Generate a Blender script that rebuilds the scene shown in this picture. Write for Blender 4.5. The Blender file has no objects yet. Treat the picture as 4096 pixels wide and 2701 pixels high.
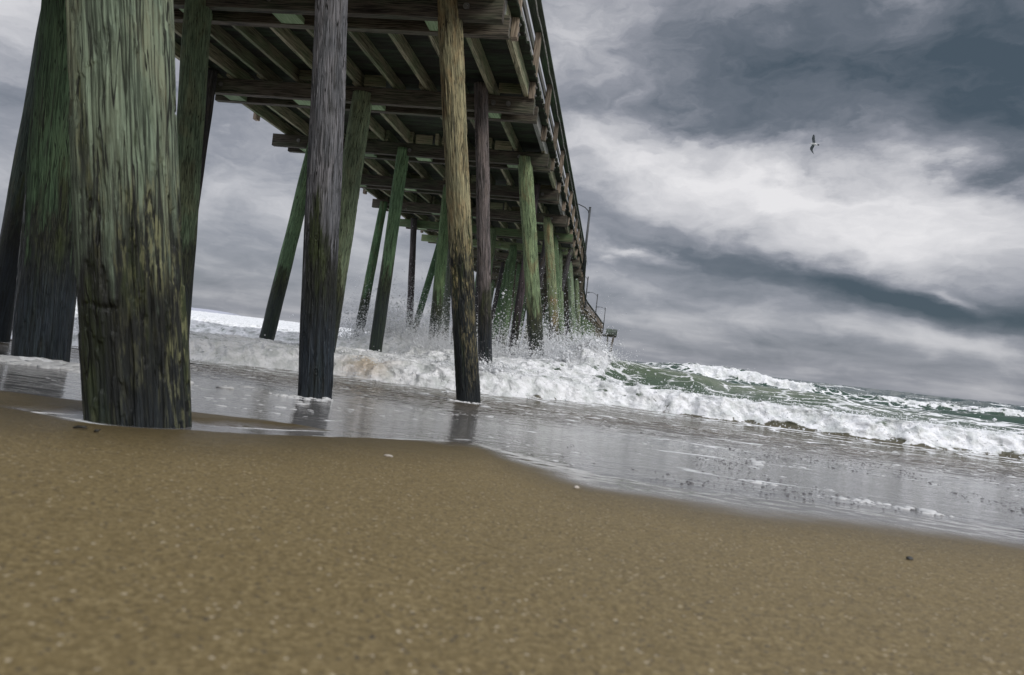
import bpy, bmesh, math, random
import numpy as np
from mathutils import Matrix, Vector

random.seed(7); rng = np.random.default_rng(11)
scene = bpy.context.scene
C = scene.collection
R_ = math.radians
CZ = 1.05

# ------------------------------------------------------------------ camera
cam_d = bpy.data.cameras.new('camera'); cam = bpy.data.objects.new('camera', cam_d); C.objects.link(cam)
cam_d.sensor_width = 36; cam_d.lens = 24.0; cam_d.clip_start = 0.02; cam_d.clip_end = 20000
M3 = Matrix(((0.98417, 0.13558, 0.11414), (-0.11116, -0.02937, 0.99337), (0.13804, -0.99033, -0.01383)))  # cam_from_world
M4 = M3.transposed().to_4x4(); M4.translation = (0, 0, CZ)
cam.matrix_world = M4
cam_d.dof.use_dof = True; cam_d.dof.focus_distance = 9.0; cam_d.dof.aperture_fstop = 5.0
scene.camera = cam

# ------------------------------------------------------------------ view, sun
scene.view_settings.view_transform = 'Standard'; scene.view_settings.look = 'None'
scene.view_settings.exposure = 0.08; scene.view_settings.gamma = 1.0
SUN_DIR = Vector((0.62, -0.50, 0.62)).normalized()      # towards the sun
sd = bpy.data.lights.new('sun', 'SUN'); sd.energy = 1.4; sd.angle = R_(24); sd.color = (1, 0.97, 0.92)
sun = bpy.data.objects.new('sun', sd); C.objects.link(sun)
sun.rotation_euler = SUN_DIR.to_track_quat('Z', 'Y').to_euler()

# ------------------------------------------------------------------ node helper
class NT:
    def __init__(s, nt): s.nt = nt; s.n = nt.nodes; s.l = nt.links
    def new(s, t, **k):
        n = s.n.new(t)
        for a, b in k.items(): setattr(n, a, b)
        return n
    def put(s, sock, v):
        if isinstance(v, bpy.types.NodeSocket): s.l.new(v, sock)
        elif v is not None: sock.default_value = v
    def m(s, op, a, b=None, c=None, clamp=False):
        n = s.new('ShaderNodeMath', operation=op, use_clamp=clamp)
        s.put(n.inputs[0], a)
        if b is not None: s.put(n.inputs[1], b)
        if c is not None: s.put(n.inputs[2], c)
        return n.outputs[0]
    def mix(s, f, a, b, mode='MIX'):
        n = s.new('ShaderNodeMix', data_type='RGBA', blend_type=mode)
        s.put(n.inputs[0], f); s.put(n.inputs[6], a if isinstance(a, bpy.types.NodeSocket) else (*a, 1)[:4]); s.put(n.inputs[7], b if isinstance(b, bpy.types.NodeSocket) else (*b, 1)[:4])
        return n.outputs[2]
    def ramp(s, f, stops, mode='LINEAR'):
        n = s.new('ShaderNodeValToRGB'); cr = n.color_ramp; cr.interpolation = mode
        while len(cr.elements) < len(stops): cr.elements.new(0.5)
        for e, (p, c) in zip(cr.elements, stops):
            e.position = p; e.color = (*c, 1) if not isinstance(c, (int, float)) else (c, c, c, 1)
        s.put(n.inputs[0], f); return n.outputs[0]
    def sm(s, v, a, b, o0=0.0, o1=1.0):
        n = s.new('ShaderNodeMapRange', interpolation_type='SMOOTHSTEP')
        s.put(n.inputs[0], v)
        for i, x in enumerate((a, b, o0, o1)): s.put(n.inputs[i + 1], x)
        return n.outputs[0]
    def noise(s, vec, scale, detail=4, rough=0.5, dist=0.0, ty='FBM', norm=True):
        n = s.new('ShaderNodeTexNoise'); n.noise_dimensions = '3D'
        try: n.noise_type = ty; n.normalize = norm
        except Exception: pass
        s.put(n.inputs['Vector'], vec); s.put(n.inputs['Scale'], scale); s.put(n.inputs['Detail'], detail)
        s.put(n.inputs['Roughness'], rough); s.put(n.inputs['Distortion'], dist)
        return n.outputs[0]
    def vmul(s, v, k, add=None):
        n = s.new('ShaderNodeMapping'); s.put(n.inputs['Vector'], v); n.inputs['Scale'].default_value = k
        if add is not None: s.put(n.inputs['Location'], add)
        return n.outputs[0]
    def comb(s, x, y, z):
        n = s.new('ShaderNodeCombineXYZ')
        for i, q in enumerate((x, y, z)): s.put(n.inputs[i], q)
        return n.outputs[0]
    def attr(s, name, kind='GEOMETRY'):
        n = s.new('ShaderNodeAttribute', attribute_type=kind); n.attribute_name = name; return n
    def bump(s, h, strength, dist, normal=None):
        n = s.new('ShaderNodeBump'); s.put(n.inputs['Strength'], strength); s.put(n.inputs['Distance'], dist)
        s.put(n.inputs['Height'], h)
        if normal is not None: s.put(n.inputs['Normal'], normal)
        return n.outputs[0]

def material(name):
    m = bpy.data.materials.new(name); m.use_nodes = True; t = NT(m.node_tree)
    return m, t, m.node_tree.nodes['Principled BSDF']

# ------------------------------------------------------------------ world: overcast sky with cloud masses fixed in world directions
w = bpy.data.worlds.new('World'); scene.world = w; w.use_nodes = True
t = NT(w.node_tree); bg = w.node_tree.nodes['Background']
geo = t.new('ShaderNodeTexCoord').outputs['Generated']
sx = t.new('ShaderNodeSeparateXYZ'); t.put(sx.inputs[0], geo); dx, dy, dz = sx.outputs
az0 = t.m('ARCTAN2', dx, dy); el0 = t.m('ARCSINE', dz)
q = t.comb(az0, t.m('MULTIPLY', el0, 2.2), 0.0)
def ctr(v, k): return t.m('MULTIPLY', t.m('SUBTRACT', v, 0.5), k)
elf = t.sm(el0, 0.0, 0.3, 0.25, 1.0)
az = t.m('ADD', az0, t.m('ADD', ctr(t.noise(q, 5.0, 3), 0.22), ctr(t.noise(q, 16.0, 4, 0.55), 0.07)))
el = t.m('ADD', el0, t.m('MULTIPLY', elf, t.m('ADD', ctr(t.noise(t.vmul(q, (1, 1, 1), (7, 3, 1)), 5.0, 3), 0.14), ctr(t.noise(t.vmul(q, (1, 1, 1), (2, 9, 1)), 18.0, 5, 0.6), 0.05))))
BL = [(0.184, 0.249, 0.208, 0.069, -0.14, 0.34), (-0.094, 0.433, 0.082, 0.044, 0.08, 0.22), (0.323, 0.206, 0.164, 0.038, -0.31, 0.22), (0.434, 0.238, 0.095, 0.038, -0.17, 0.26), (-0.029, 0.322, 0.095, 0.057, 0.07, 0.22), (0.272, 0.396, 0.265, 0.082, -0.13, -0.3), (0.457, 0.325, 0.12, 0.082, -0.35, -0.28), (0.463, 0.43, 0.095, 0.063, -0.14, -0.22), (0.075, 0.383, 0.139, 0.057, 0.03, -0.18), (-0.041, 0.217, 0.069, 0.025, -0.16, -0.16), (0.273, 0.136, 0.24, 0.021, -0.14, -0.42), (0.437, 0.111, 0.164, 0.023, -0.18, -0.34), (0.447, 0.123, 0.032, 0.008, -0.25, 0.45), (0.029, 0.155, 0.035, 0.006, 0.0, 0.35), (-0.004, 0.142, 0.019, 0.005, 0.01, 0.25), (0.078, 0.151, 0.038, 0.006, -0.01, 0.12), (0.306, 0.073, 0.208, 0.016, -0.14, 0.16), (0.383, 0.041, 0.24, 0.014, -0.11, -0.14), (0.137, 0.102, 0.126, 0.019, -0.09, -0.08), (0.081, 0.066, 0.126, 0.016, -0.04, 0.1), (0.449, 0.072, 0.114, 0.014, -0.16, 0.12), (-0.792, 0.308, 0.057, 0.05, 0.34, 0.22), (-0.798, 0.216, 0.044, 0.032, 0.29, -0.18), (-0.782, 0.137, 0.05, 0.038, 0.24, 0.08), (-0.546, 0.256, 0.076, 0.038, -0.23, -0.12), (-0.52, 0.172, 0.095, 0.038, -0.18, 0.12), (-0.526, 0.078, 0.076, 0.032, 0.15, -0.04), (-0.361, 0.102, 0.095, 0.05, 0.14, 0.1), (-0.514, 0.115, 0.05, 0.009, 0.07, -0.1), (-0.346, 0.129, 0.038, 0.009, 0.05, -0.1)]
tot = None
for a0, e0, ra, re, ang, amp in BL:
    da = t.m('SUBTRACT', az, a0); de = t.m('SUBTRACT', el, e0); c, s_ = math.cos(ang), math.sin(ang)
    u = t.m('ADD', t.m('MULTIPLY', da, c / ra), t.m('MULTIPLY', de, s_ / ra))
    v = t.m('ADD', t.m('MULTIPLY', da, -s_ / re), t.m('MULTIPLY', de, c / re))
    r2 = t.m('ADD', t.m('MULTIPLY', u, u), t.m('MULTIPLY', v, v))
    g = t.m('MULTIPLY', t.m('POWER', 2.718, t.m('MULTIPLY', r2, -0.8)), amp)
    tot = g if tot is None else t.m('ADD', tot, g)
zc = t.m('ADD', t.m('MAXIMUM', dz, 0.0), 0.12)
pl = t.comb(t.m('DIVIDE', dx, zc), t.m('DIVIDE', dy, zc), 0.0)
n1 = t.noise(pl, 1.1, 7, 0.52, 0.1)
n2 = t.noise(t.comb(az, t.m('MULTIPLY', el, 2.2), 3.0), 6.0, 9, 0.6, 0.15)
bl = t.noise(t.comb(az, t.m('MULTIPLY', el, 1.8), 8.0), 9.0, 6, 0.55, 0.0)
n3 = t.m('ABSOLUTE', t.m('SUBTRACT', bl, 0.5))
base = t.m('ADD', t.m('ADD', tot, 0.50), t.m('ADD', ctr(n1, 0.45), t.m('ADD', ctr(n2, 0.55), t.m('MULTIPLY', elf, t.m('MULTIPLY', t.m('SUBTRACT', 0.10, n3), 0.7)))))
col = t.ramp(base, [(0.0, (0.060, 0.084, 0.108)), (0.28, (0.138, 0.158, 0.190)), (0.5, (0.28, 0.292, 0.332)), (0.70, (0.50, 0.503, 0.533)), (1.0, (0.78, 0.77, 0.785))])
up_b = t.m('MULTIPLY', t.sm(dz, 0.48, 0.9, 1.0, 3.1), t.sm(dy, 0.15, -0.55, 1.0, 1.6))  # unseen sky overhead and behind the camera, brightened as added fill light
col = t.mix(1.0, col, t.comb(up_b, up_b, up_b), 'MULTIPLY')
sky = t.new('ShaderNodeTexSky'); sky.sky_type = 'NISHITA'; sky.sun_disc = False
sky.sun_elevation = math.asin(SUN_DIR.z); sky.sun_rotation = math.atan2(SUN_DIR.x, SUN_DIR.y)
skyc = t.mix(1.0, sky.outputs[0], (0.09, 0.09, 0.09), 'MULTIPLY')
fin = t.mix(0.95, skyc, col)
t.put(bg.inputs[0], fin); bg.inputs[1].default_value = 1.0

# ------------------------------------------------------------------ numeric noise
_P = rng.permutation(512).astype(np.int32); _P = np.concatenate([_P, _P])
_G = rng.normal(size=(512, 3)).astype(np.float32); _G /= np.linalg.norm(_G, axis=1, keepdims=True)
def perlin(x, y, z=0.0):
    x, y, z = np.broadcast_arrays(np.asarray(x, np.float32), np.asarray(y, np.float32), np.asarray(z, np.float32))
    xi = np.floor(x).astype(np.int32); yi = np.floor(y).astype(np.int32); zi = np.floor(z).astype(np.int32)
    fx, fy, fz = x - xi, y - yi, z - zi
    f = lambda q: q * q * q * (q * (q * 6 - 15) + 10)
    u, v, w_ = f(fx), f(fy), f(fz); r = 0
    for i in (0, 1):
        for j in (0, 1):
            for k in (0, 1):
                h = _P[(_P[(_P[(xi + i) & 511] + yi + j) & 511] + zi + k) & 511]
                gg = _G[h]
                d = gg[..., 0] * (fx - i) + gg[..., 1] * (fy - j) + gg[..., 2] * (fz - k)
                r = r + d * (u if i else 1 - u) * (v if j else 1 - v) * (w_ if k else 1 - w_)
    return r * 1.6
def fbm(x, y, z=0.0, o=4, g=0.5, l=2.03):
    a = 1.0; r = 0
    for i in range(o): r = r + a * perlin(x, y, z + 7.3 * i); x = x * l; y = y * l; z = z * l; a *= g
    return r
def billow(x, y, z=0.0, o=5, g=0.5, l=2.1):
    a = 1.0; r = 0; s = 0
    for i in range(o): r = r + a * (1 - 2 * np.abs(perlin(x, y, z + 3.7 * i))); s += a; x = x * l; y = y * l; z = z * l; a *= g
    return r / s
def ss(x, a, b): q_ = np.clip((x - a) / (b - a), 0, 1); return q_ * q_ * (3 - 2 * q_)

# ------------------------------------------------------------------ mesh helpers
def tag(o, label=None, cat=None, group=None, kind=None):
    if label: o['label'] = label
    if cat: o['category'] = cat
    if group: o['group'] = group
    if kind: o['kind'] = kind
    return o
def link(name, me, mat, parent=None):
    if mat is not None: me.materials.append(mat)
    o = bpy.data.objects.new(name, me); C.objects.link(o)
    if parent is not None: o.parent = parent
    return o
def grid_mesh(name, X, Y, Z, smooth=True, wrap=False, attrs=None, uv=None):
    nr, nc = X.shape
    co = np.stack([X, Y, Z], -1).reshape(-1, 3).astype(np.float32)
    idx = np.arange(nr * nc).reshape(nr, nc)
    if wrap: a = idx[:-1]; b = np.roll(idx, -1, 1)[:-1]; c = np.roll(idx, -1, 1)[1:]; d = idx[1:]
    else: a = idx[:-1, :-1]; b = idx[:-1, 1:]; c = idx[1:, 1:]; d = idx[1:, :-1]
    F = np.stack([a, b, c, d], -1).reshape(-1, 4)
    me = bpy.data.meshes.new(name); me.vertices.add(len(co)); me.vertices.foreach_set('co', co.ravel())
    me.loops.add(F.size); me.loops.foreach_set('vertex_index', F.ravel().astype(np.int32))
    me.polygons.add(len(F)); me.polygons.foreach_set('loop_start', np.arange(0, F.size, 4, dtype=np.int32))
    if smooth: me.polygons.foreach_set('use_smooth', np.ones(len(F), bool))
    for k, v in (attrs or {}).items():
        at = me.attributes.new(k, 'FLOAT', 'POINT'); at.data.foreach_set('value', v.ravel().astype(np.float32))
    if uv is not None:
        l = me.uv_layers.new(name='UVMap'); l.data.foreach_set('uv', uv.astype(np.float32).ravel())
    me.update(calc_edges=True); me.validate()
    return me
class MB:
    """collects oriented boxes with along-the-grain UVs"""
    def __init__(s): s.v = []; s.f = []; s.uv = []
    def box(s, c0, c1, u, v, uvoff=None):   # beam from c0 to c1, half vectors u, v
        c0, c1, u, v = map(Vector, (c0, c1, u, v)); b = len(s.v)
        for c in (c0, c1):
            for a, d in ((-1, -1), (1, -1), (1, 1), (-1, 1)): s.v.append(tuple(c + u * a + v * d))
        L = (c1 - c0).length; wu, wv = u.length * 2, v.length * 2
        o = uvoff if uvoff is not None else random.uniform(0, 50)
        p = [o, o + wu, o + wu + wv, o + 2 * wu + wv, o + 2 * wu + 2 * wv]
        flip = u.cross(v).dot(c1 - c0) < 0
        for i in range(4):
            j = (i + 1) % 4; F = [b + i, b + j, b + 4 + j, b + 4 + i]
            U = [(o, p[i]), (o, p[i + 1]), (o + L, p[i + 1]), (o + L, p[i])]
            if flip: F.reverse(); U.reverse()
            s.f.append(F); s.uv.append(U)
        for e, F in enumerate(([b + 3, b + 2, b + 1, b], [b + 4, b + 5, b + 6, b + 7])):
            U = [(o, o), (o + .3 * wu, o), (o + .3 * wu, o + wv), (o, o + wv)]
            if flip: F = F[::-1]
            s.f.append(F); s.uv.append(U)
        return s
    def mesh(s, name, bevel=0.0):
        me = bpy.data.meshes.new(name); me.from_pydata(s.v, [], s.f)
        l = me.uv_layers.new(name='UVMap'); l.data.foreach_set('uv', [c for F in s.uv for p in F for c in p])
        me.update(); return me
    def build(s, name, mat, parent=None, bevel=0.0):
        o = link(name, s.mesh(name), mat, parent)
        if bevel:
            m = o.modifiers.new('bevel', 'BEVEL'); m.width = bevel; m.segments = 2; m.limit_method = 'ANGLE'
        return o
def tube(pts, radii, n=10, cap=True):
    """returns verts, faces"""
    V = []; Fc = []
    up = Vector((0, 0, 1)); pts = [Vector(p) for p in pts]
    for i, p in enumerate(pts):
        d = (pts[min(i + 1, len(pts) - 1)] - pts[max(i - 1, 0)]).normalized()
        a = d.cross(up if abs(d.z) < 0.9 else Vector((1, 0, 0))).normalized(); b = d.cross(a)
        r = radii[i] if hasattr(radii, '__len__') else radii
        for k in range(n):
            th = 2 * math.pi * k / n; V.append(tuple(p + a * r * math.cos(th) + b * r * math.sin(th)))
    for i in range(len(pts) - 1):
        for k in range(n): Fc.append((i * n + k, i * n + (k + 1) % n, (i + 1) * n + (k + 1) % n, (i + 1) * n + k))
    if cap: Fc.append(tuple(range(n))[::-1]); Fc.append(tuple(range((len(pts) - 1) * n, len(pts) * n)))
    return V, Fc
def tubes_mesh(name, parts, smooth=True):
    V = []; Fc = []
    for v, f in parts:
        b = len(V); V += v; Fc += [tuple(b + i for i in q) for q in f]
    me = bpy.data.meshes.new(name); me.from_pydata(V, [], Fc)
    bm = bmesh.new(); bm.from_mesh(me); bmesh.ops.recalc_face_normals(bm, faces=bm.faces); bm.to_mesh(me); bm.free()
    if smooth: me.polygons.foreach_set('use_smooth', np.ones(len(me.polygons), bool))
    return me

# ------------------------------------------------------------------ ground profile
def prof(Y):
    Y = np.asarray(Y, float)
    return np.where(Y < 5.5, 0.805 - 0.072 * Y, 0.409 - 0.054 * (Y - 5.5)) * (Y < 14) + np.where(Y >= 14, -0.05 - 0.03 * (Y - 14), 0)
YBX = [-30, -3.2, -2.45, -2.06, -1.6, -1.25, -1.05, -0.92, -0.80, -0.66, -0.45, -0.2, 0.0, 0.42, 1.3, 2.5, 30]
YBY = [2.6, 2.52, 2.5, 2.55, 2.72, 2.78, 2.75, 2.85, 3.25, 3.35, 3.1, 2.75, 2.48, 2.44, 2.56, 2.85, 5.0]
def seg_d(X, Y, pts):
    d = np.full(X.shape, 9.0)
    for (x0, y0, r0), (x1, y1, r1) in zip(pts, pts[1:]):
        ex, ey = x1 - x0, y1 - y0; q_ = np.clip(((X - x0) * ex + (Y - y0) * ey) / (ex * ex + ey * ey), 0, 1)
        d = np.minimum(d, np.hypot(X - x0 - q_ * ex, Y - y0 - q_ * ey) - (r0 + (r1 - r0) * q_))
    return d
def dry(X, Y):      # >0 on dry sand, metres from the water's edge
    d = np.interp(X, YBX, YBY) - Y + (0.05 - .035 * ss(X, -.6, .2)) * perlin(X * 2.1, Y * 2.1, 5.0) + 0.015 * perlin(X * 9, Y * 9, 6.0)
    d = np.minimum(d * 0.9, seg_d(X, Y, [(-1.78, 1.97, .03), (-1.5, 2.07, .185), (-1.3, 2.22, .13), (-1.12, 2.5, .10), (-0.95, 2.85, .14), (-0.8, 3.3, .2)]))
    return d
def sand_z(X, Y):
    d = dry(X, Y)
    led = np.interp(X, [-0.85, -0.15], [1, 0.1])
    z = prof(Y) + led * (0.020 * ss(d, -0.06, 0.14) - 0.012 * ss(-d, 0, 0.2)) - 0.004 * (1 - led) * ss(-d, 0, .5)
    z += 0.004 * fbm(X * 1.3, Y * 1.3, 2.0, 3) + 0.0012 * fbm(X * 14, Y * 14, 4.0, 3)
    return z, d

# sand mesh (fine near the camera, reaching far to both sides)
yy = np.concatenate([np.linspace(-12, -1, 12), np.linspace(-0.8, 0.35, 24), np.geomspace(0.37, 3.6, 560), np.geomspace(3.65, 40, 110)])
uu = np.concatenate([np.linspace(-25, -1.6, 50), np.linspace(-1.55, 1.15, 620), np.linspace(1.2, 25, 50)])
U, YY = np.meshgrid(uu, yy); XX = U * np.maximum(YY * 1.0, 0.6 + 0.15 * np.abs(YY))
ZZ, DD = sand_z(XX, YY)
sand_mat, t, bs = material('sand')
pos = t.new('ShaderNodeNewGeometry').outputs['Position']
dr = t.attr('dry').outputs['Fac']
g1 = t.noise(pos, 330.0, 3, 0.65); g2 = t.noise(pos, 120.0, 3, 0.6); g3 = t.noise(pos, 2.2, 4, 0.6)
vo = t.new('ShaderNodeTexVoronoi'); t.put(vo.inputs['Vector'], pos); vo.inputs['Scale'].default_value = 260
csep = t.new('ShaderNodeSeparateColor'); t.put(csep.inputs[0], vo.outputs['Color'])
c = t.ramp(t.m('ADD', t.m('MULTIPLY', g1, 0.45), t.m('MULTIPLY', g2, 0.55)), [(0.32, (0.080, 0.057, 0.022)), (0.5, (0.205, 0.150, 0.062)), (0.67, (0.37, 0.29, 0.145))])
c = t.mix(t.m('GREATER_THAN', csep.outputs[0], 0.990), c, (0.55, 0.47, 0.33))
c = t.mix(t.m('GREATER_THAN', csep.outputs[1], 0.975), c, (0.06, 0.05, 0.04))
c = t.mix(t.m('MULTIPLY', g3, 0.25), c, (0.17, 0.135, 0.07))
wn = t.m('ADD', dr, ctr(t.noise(pos, 3.0, 4), 0.25)) if False else t.m('ADD', dr, t.m('MULTIPLY', t.m('SUBTRACT', t.noise(pos, 3.0, 4), 0.5), 0.25))
damp = t.sm(wn, 0.95, 0.02)
sxx = t.new('ShaderNodeSeparateXYZ'); t.put(sxx.inputs[0], pos)
wet = t.sm(wn, t.sm(sxx.outputs[0], -0.95, -0.2, 0.10, 0.50), t.sm(sxx.outputs[0], -0.95, -0.2, -0.04, 0.16))
c = t.mix(damp, c, t.mix(1.0, c, (0.46, 0.45, 0.42), 'MULTIPLY'))
c = t.mix(t.m('MULTIPLY', wet, 0.97), c, (0.17, 0.15, 0.13))
t.put(bs.inputs['Base Color'], c)
ro = t.m('SUBTRACT', t.sm(damp, 0.0, 1.0, 0.62, 0.42), t.m('MULTIPLY', wet, 0.365), clamp=True)
t.put(bs.inputs['Roughness'], ro); t.put(bs.inputs['Specular IOR Level'], t.sm(wet, 0, 1, .35, .6))
hh = t.m('ADD', t.m('MULTIPLY', g1, 0.5), g2)
t.put(bs.inputs['Normal'], t.bump(hh, t.sm(wet, 0, 1, 0.55, 0.03), 0.004))
sand = link('beach_sand', grid_mesh('beach_sand', XX, YY, ZZ, attrs={'dry': DD}), sand_mat)
tag(sand, 'brown wet sand beach sloping down to the surf', 'sand', kind='structure')

# ------------------------------------------------------------------ water material
def water_material():
    m, t, bs = material('sea_water')
    pos = t.new('ShaderNodeNewGeometry').outputs['Position']
    foam = t.attr('foam').outputs['Fac']; green = t.attr('green').outputs['Fac']; shal = t.attr('shallow').outputs['Fac']; tan = t.attr('tan').outputs['Fac']
    p2 = t.vmul(pos, (0.55, 1.0, 0.9))
    na = t.noise(p2, 2.6, 7, 0.62, 0.9); nb = t.noise(p2, 11.0, 5, 0.6, 0.6)
    vor = t.new('ShaderNodeTexVoronoi', feature='DISTANCE_TO_EDGE'); t.put(vor.inputs['Vector'], t.vmul(pos, (1.4, 3.0, 3.0), t.comb(na, nb, 0.0))); vor.inputs['Scale'].default_value = 1.0
    lace = t.sm(vor.outputs['Distance'], 0.0, 0.20, 1.0, 0.0)
    dens = t.m('ADD', t.m('MULTIPLY', na, 0.50), t.m('ADD', t.m('MULTIPLY', nb, 0.17), t.m('MULTIPLY', lace, 0.33)))
    thr = t.m('SUBTRACT', 0.86, t.m('MULTIPLY', foam, 0.68))
    fm = t.sm(t.m('SUBTRACT', dens, thr), -0.035, 0.05)
    deep = t.mix(green, (0.010, 0.044, 0.034), (0.10, 0.135, 0.062))
    deep = t.mix(shal, deep, t.mix(t.attr('calm').outputs['Fac'], (0.10, 0.080, 0.052), (0.20, 0.19, 0.18)))  # calm film: milky water, lightened further to paint in bright sky reflection
    fcol = t.mix(t.sm(t.noise(pos, 3.5, 6, 0.62, .5), .36, .60), (0.64, 0.66, 0.64), (0.93, 0.93, 0.93))  # grey mottling puts soft shading and translucency into the foam colour
    fcol = t.mix(t.m('MULTIPLY', t.m('MULTIPLY', tan, 0.75), t.sm(na, .42, .55)), fcol, (0.55, 0.42, 0.27))
    col = t.mix(fm, deep, fcol)
    vs = t.new('ShaderNodeTexVoronoi'); t.put(vs.inputs['Vector'], t.vmul(pos, (9.0, 5.0, 1.0))); vs.inputs['Scale'].default_value = 1.9; vs.inputs['Randomness'].default_value = 1.0
    sc_ = t.new('ShaderNodeSeparateColor'); t.put(sc_.inputs[0], vs.outputs['Color'])
    cl = t.sm(t.noise(t.vmul(pos, (.7, 1.6, 1)), 1.2, 4, .6), .44, .60)
    dot = t.m('MULTIPLY', t.m('MULTIPLY', t.sm(vs.outputs['Distance'], .22, .14), t.attr('shallow').outputs['Fac']), cl)
    dk_ = t.m('MULTIPLY', dot, t.m('GREATER_THAN', sc_.outputs[0], .62)); wh_ = t.m('MULTIPLY', dot, t.m('LESS_THAN', sc_.outputs[0], .22))
    col = t.mix(t.m('MULTIPLY', dk_, .25), col, (.03, .027, .025)); col = t.mix(t.m('MULTIPLY', wh_, .4), col, (.85, .84, .84))
    spots = t.m('MULTIPLY', wh_, .4)
    t.put(bs.inputs['Base Color'], col); bs.inputs['IOR'].default_value = 1.33
    t.put(bs.inputs['Roughness'], t.m('ADD', t.m('MULTIPLY', t.m('MAXIMUM', fm, spots), 0.6), t.sm(shal, 0, 1, 0.10, 0.045)))
    t.put(bs.inputs['Subsurface Weight'], t.m('MULTIPLY', fm, 0.0))
    # ripples
    r1 = t.noise(t.vmul(pos, (0.8, 1.6, 1)), 5.0, 5, 0.62); r2 = t.noise(t.vmul(pos, (0.45, 1.3, 1)), 24.0, 4, 0.6)
    rh = t.m('ADD', t.m('MULTIPLY', r1, 1.0), t.m('MULTIPLY', r2, 0.3))
    calm = t.attr('calm').outputs['Fac']
    b1 = t.bump(rh, t.sm(calm, 0, 1, 0.60, 0.07), 0.10)
    fh = t.noise(pos, 11.0, 5, 0.6, 0.4)
    b2 = t.bump(t.m('MULTIPLY', fh, fm), t.m('MULTIPLY', fm, 0.6), 0.07, b1)
    t.put(bs.inputs['Normal'], b2)
    return m
water_mat = water_material()

PILE_BASES = []   # filled below for foam rings
PILES = [ # name tag, bent, Xtop, Ztop, rtop, Xbot, Zbot, rbot, front, tint, wet level, brown, detail
 ('A', -1, -2.46, 5.95, .174, -1.51, .65, .158, 1, (.26, .345, .255), 1.5, .22, 3),
 ('B', 0, -5.55, 5.9, .245, -5.33, .45, .24, 0, (.105, .185, .105), 2.0, .0, 2),
 ('C', 1, -9.22, 5.9, .185, -9.60, .2, .192, 0, (.08, .12, .10), 2.4, .1, 1),
 ('D', 1, -6.81, 5.9, .195, -6.50, .2, .20, 0, (.24, .35, .22), 2.2, .2, 1),
 ('E', 2, -8.81, 6.1, .128, -8.93, .2, .137, 1, (.10, .10, .11), 1.5, .1, 1),
 ('F', 0, -2.98, 5.9, .142, -2.53, .35, .153, 1, (.23, .245, .275), 1.9, .0, 3),
 ('G', 3, -8.28, 5.9, .18, -9.05, 0.0, .196, 0, (.22, .38, .21), 2.5, .0, 1),
 ('H', 2, -5.54, 5.9, .215, -5.73, 0.0, .213, 0, (.36, .48, .31), 2.1, .15, 2),
 ('I', 3, -5.82, 5.9, .16, -5.96, 0.0, .175, 0, (.26, .46, .25), 2.8, .0, 1),
 ('J', 5, -8.80, 5.9, .14, -9.24, 0.0, .195, 1, (.15, .30, .15), 2.5, .2, 1),
 ('K', 6, -8.74, 6.05, .13, -8.29, 0.0, .155, 1, (.12, .11, .12), 2.0, .0, 1),
 ('L', 6, -7.42, 5.9, .14, -8.47, 0.0, .15, 0, (.14, .28, .15), 1.8, .0, 1),
 ('M', 4, -5.49, 5.9, .17, -5.37, 0.0, .19, 0, (.25, .42, .21), 2.4, .1, 1),
 ('N', 7, -8.05, 5.9, .17, -7.70, -.3, .188, 0, (.2, .25, .2), 1.5, .0, 1),
 ('O', 1, -2.86, 6.1, .180, -1.87, .19, .174, 1, (.46, .45, .28), 2.5, .75, 3),
 ('P', 2, -3.02, 6.15, .136, -2.23, .15, .138, 1, (.25, .23, .235), 2.1, .1, 2),
 ('Q', 3, -2.60, 5.9, .190, -1.56, 0.0, .197, 0, (.34, .48, .27), 2.3, .45, 2),
 ('R', 4, -2.66, 6.1, .114, -2.86, 0.0, .127, 1, (.10, .085, .10), 1.9, .1, 1),
 ('S', 5, -2.66, 5.9, .172, -1.60, 0.0, .188, 0, (.40, .50, .29), 2.2, .85, 1),
 ('S2', 6, -2.70, 5.9, .16, -1.75, -.2, .17, 0, (.20, .33, .18), 2.0, .2, 1),
 ('T', 7, -2.76, 5.9, .174, -1.89, -.3, .173, 0, (.30, .43, .26), 1.9, .1, 1),
 ('U', 8, -2.46, 5.9, .165, -1.35, -.3, .165, 0, (.33, .46, .31), 1.6, .2, 1),
 ('W', 7, -4.93, 5.9, .196, -4.92, -.3, .206, 0, (.19, .32, .17), 1.6, .0, 1),
 ('X1', 8, -5.67, 5.9, .127, -6.22, -.3, .139, 0, (.15, .28, .14), 1.6, .0, 1),
 ('X3', 8, -7.33, 5.9, .105, -6.91, -.3, .104, 0, (.10, .10, .11), 1.6, .0, 1),
 ('V', 10, -2.40, 5.9, .151, -1.40, -.5, .151, 0, (.26, .36, .22), 1.6, .2, 1)]
def BY(n): return 9.65 + 3.78 * (n - 1)
def off(Y): return float(np.interp(Y, [43, 52, 66, 78, 99, 128, 160], [0, -.35, -.85, -1.0, -.2, .8, .75]))
for p in PILES:
    y = BY(p[1]); PILE_BASES.append((p[5], y - (.27 if p[8] else 0), p[7]))

def pile_rings(X, Y):
    r = np.zeros(X.shape)
    for px, py, pr in PILE_BASES:
        d = np.hypot(X - px, (Y - py)) - pr
        r = np.maximum(r, np.exp(-(np.maximum(d, 0) / 0.07) ** 2) * (1.0 if py > 3 else 0.75))
    return r

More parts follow.
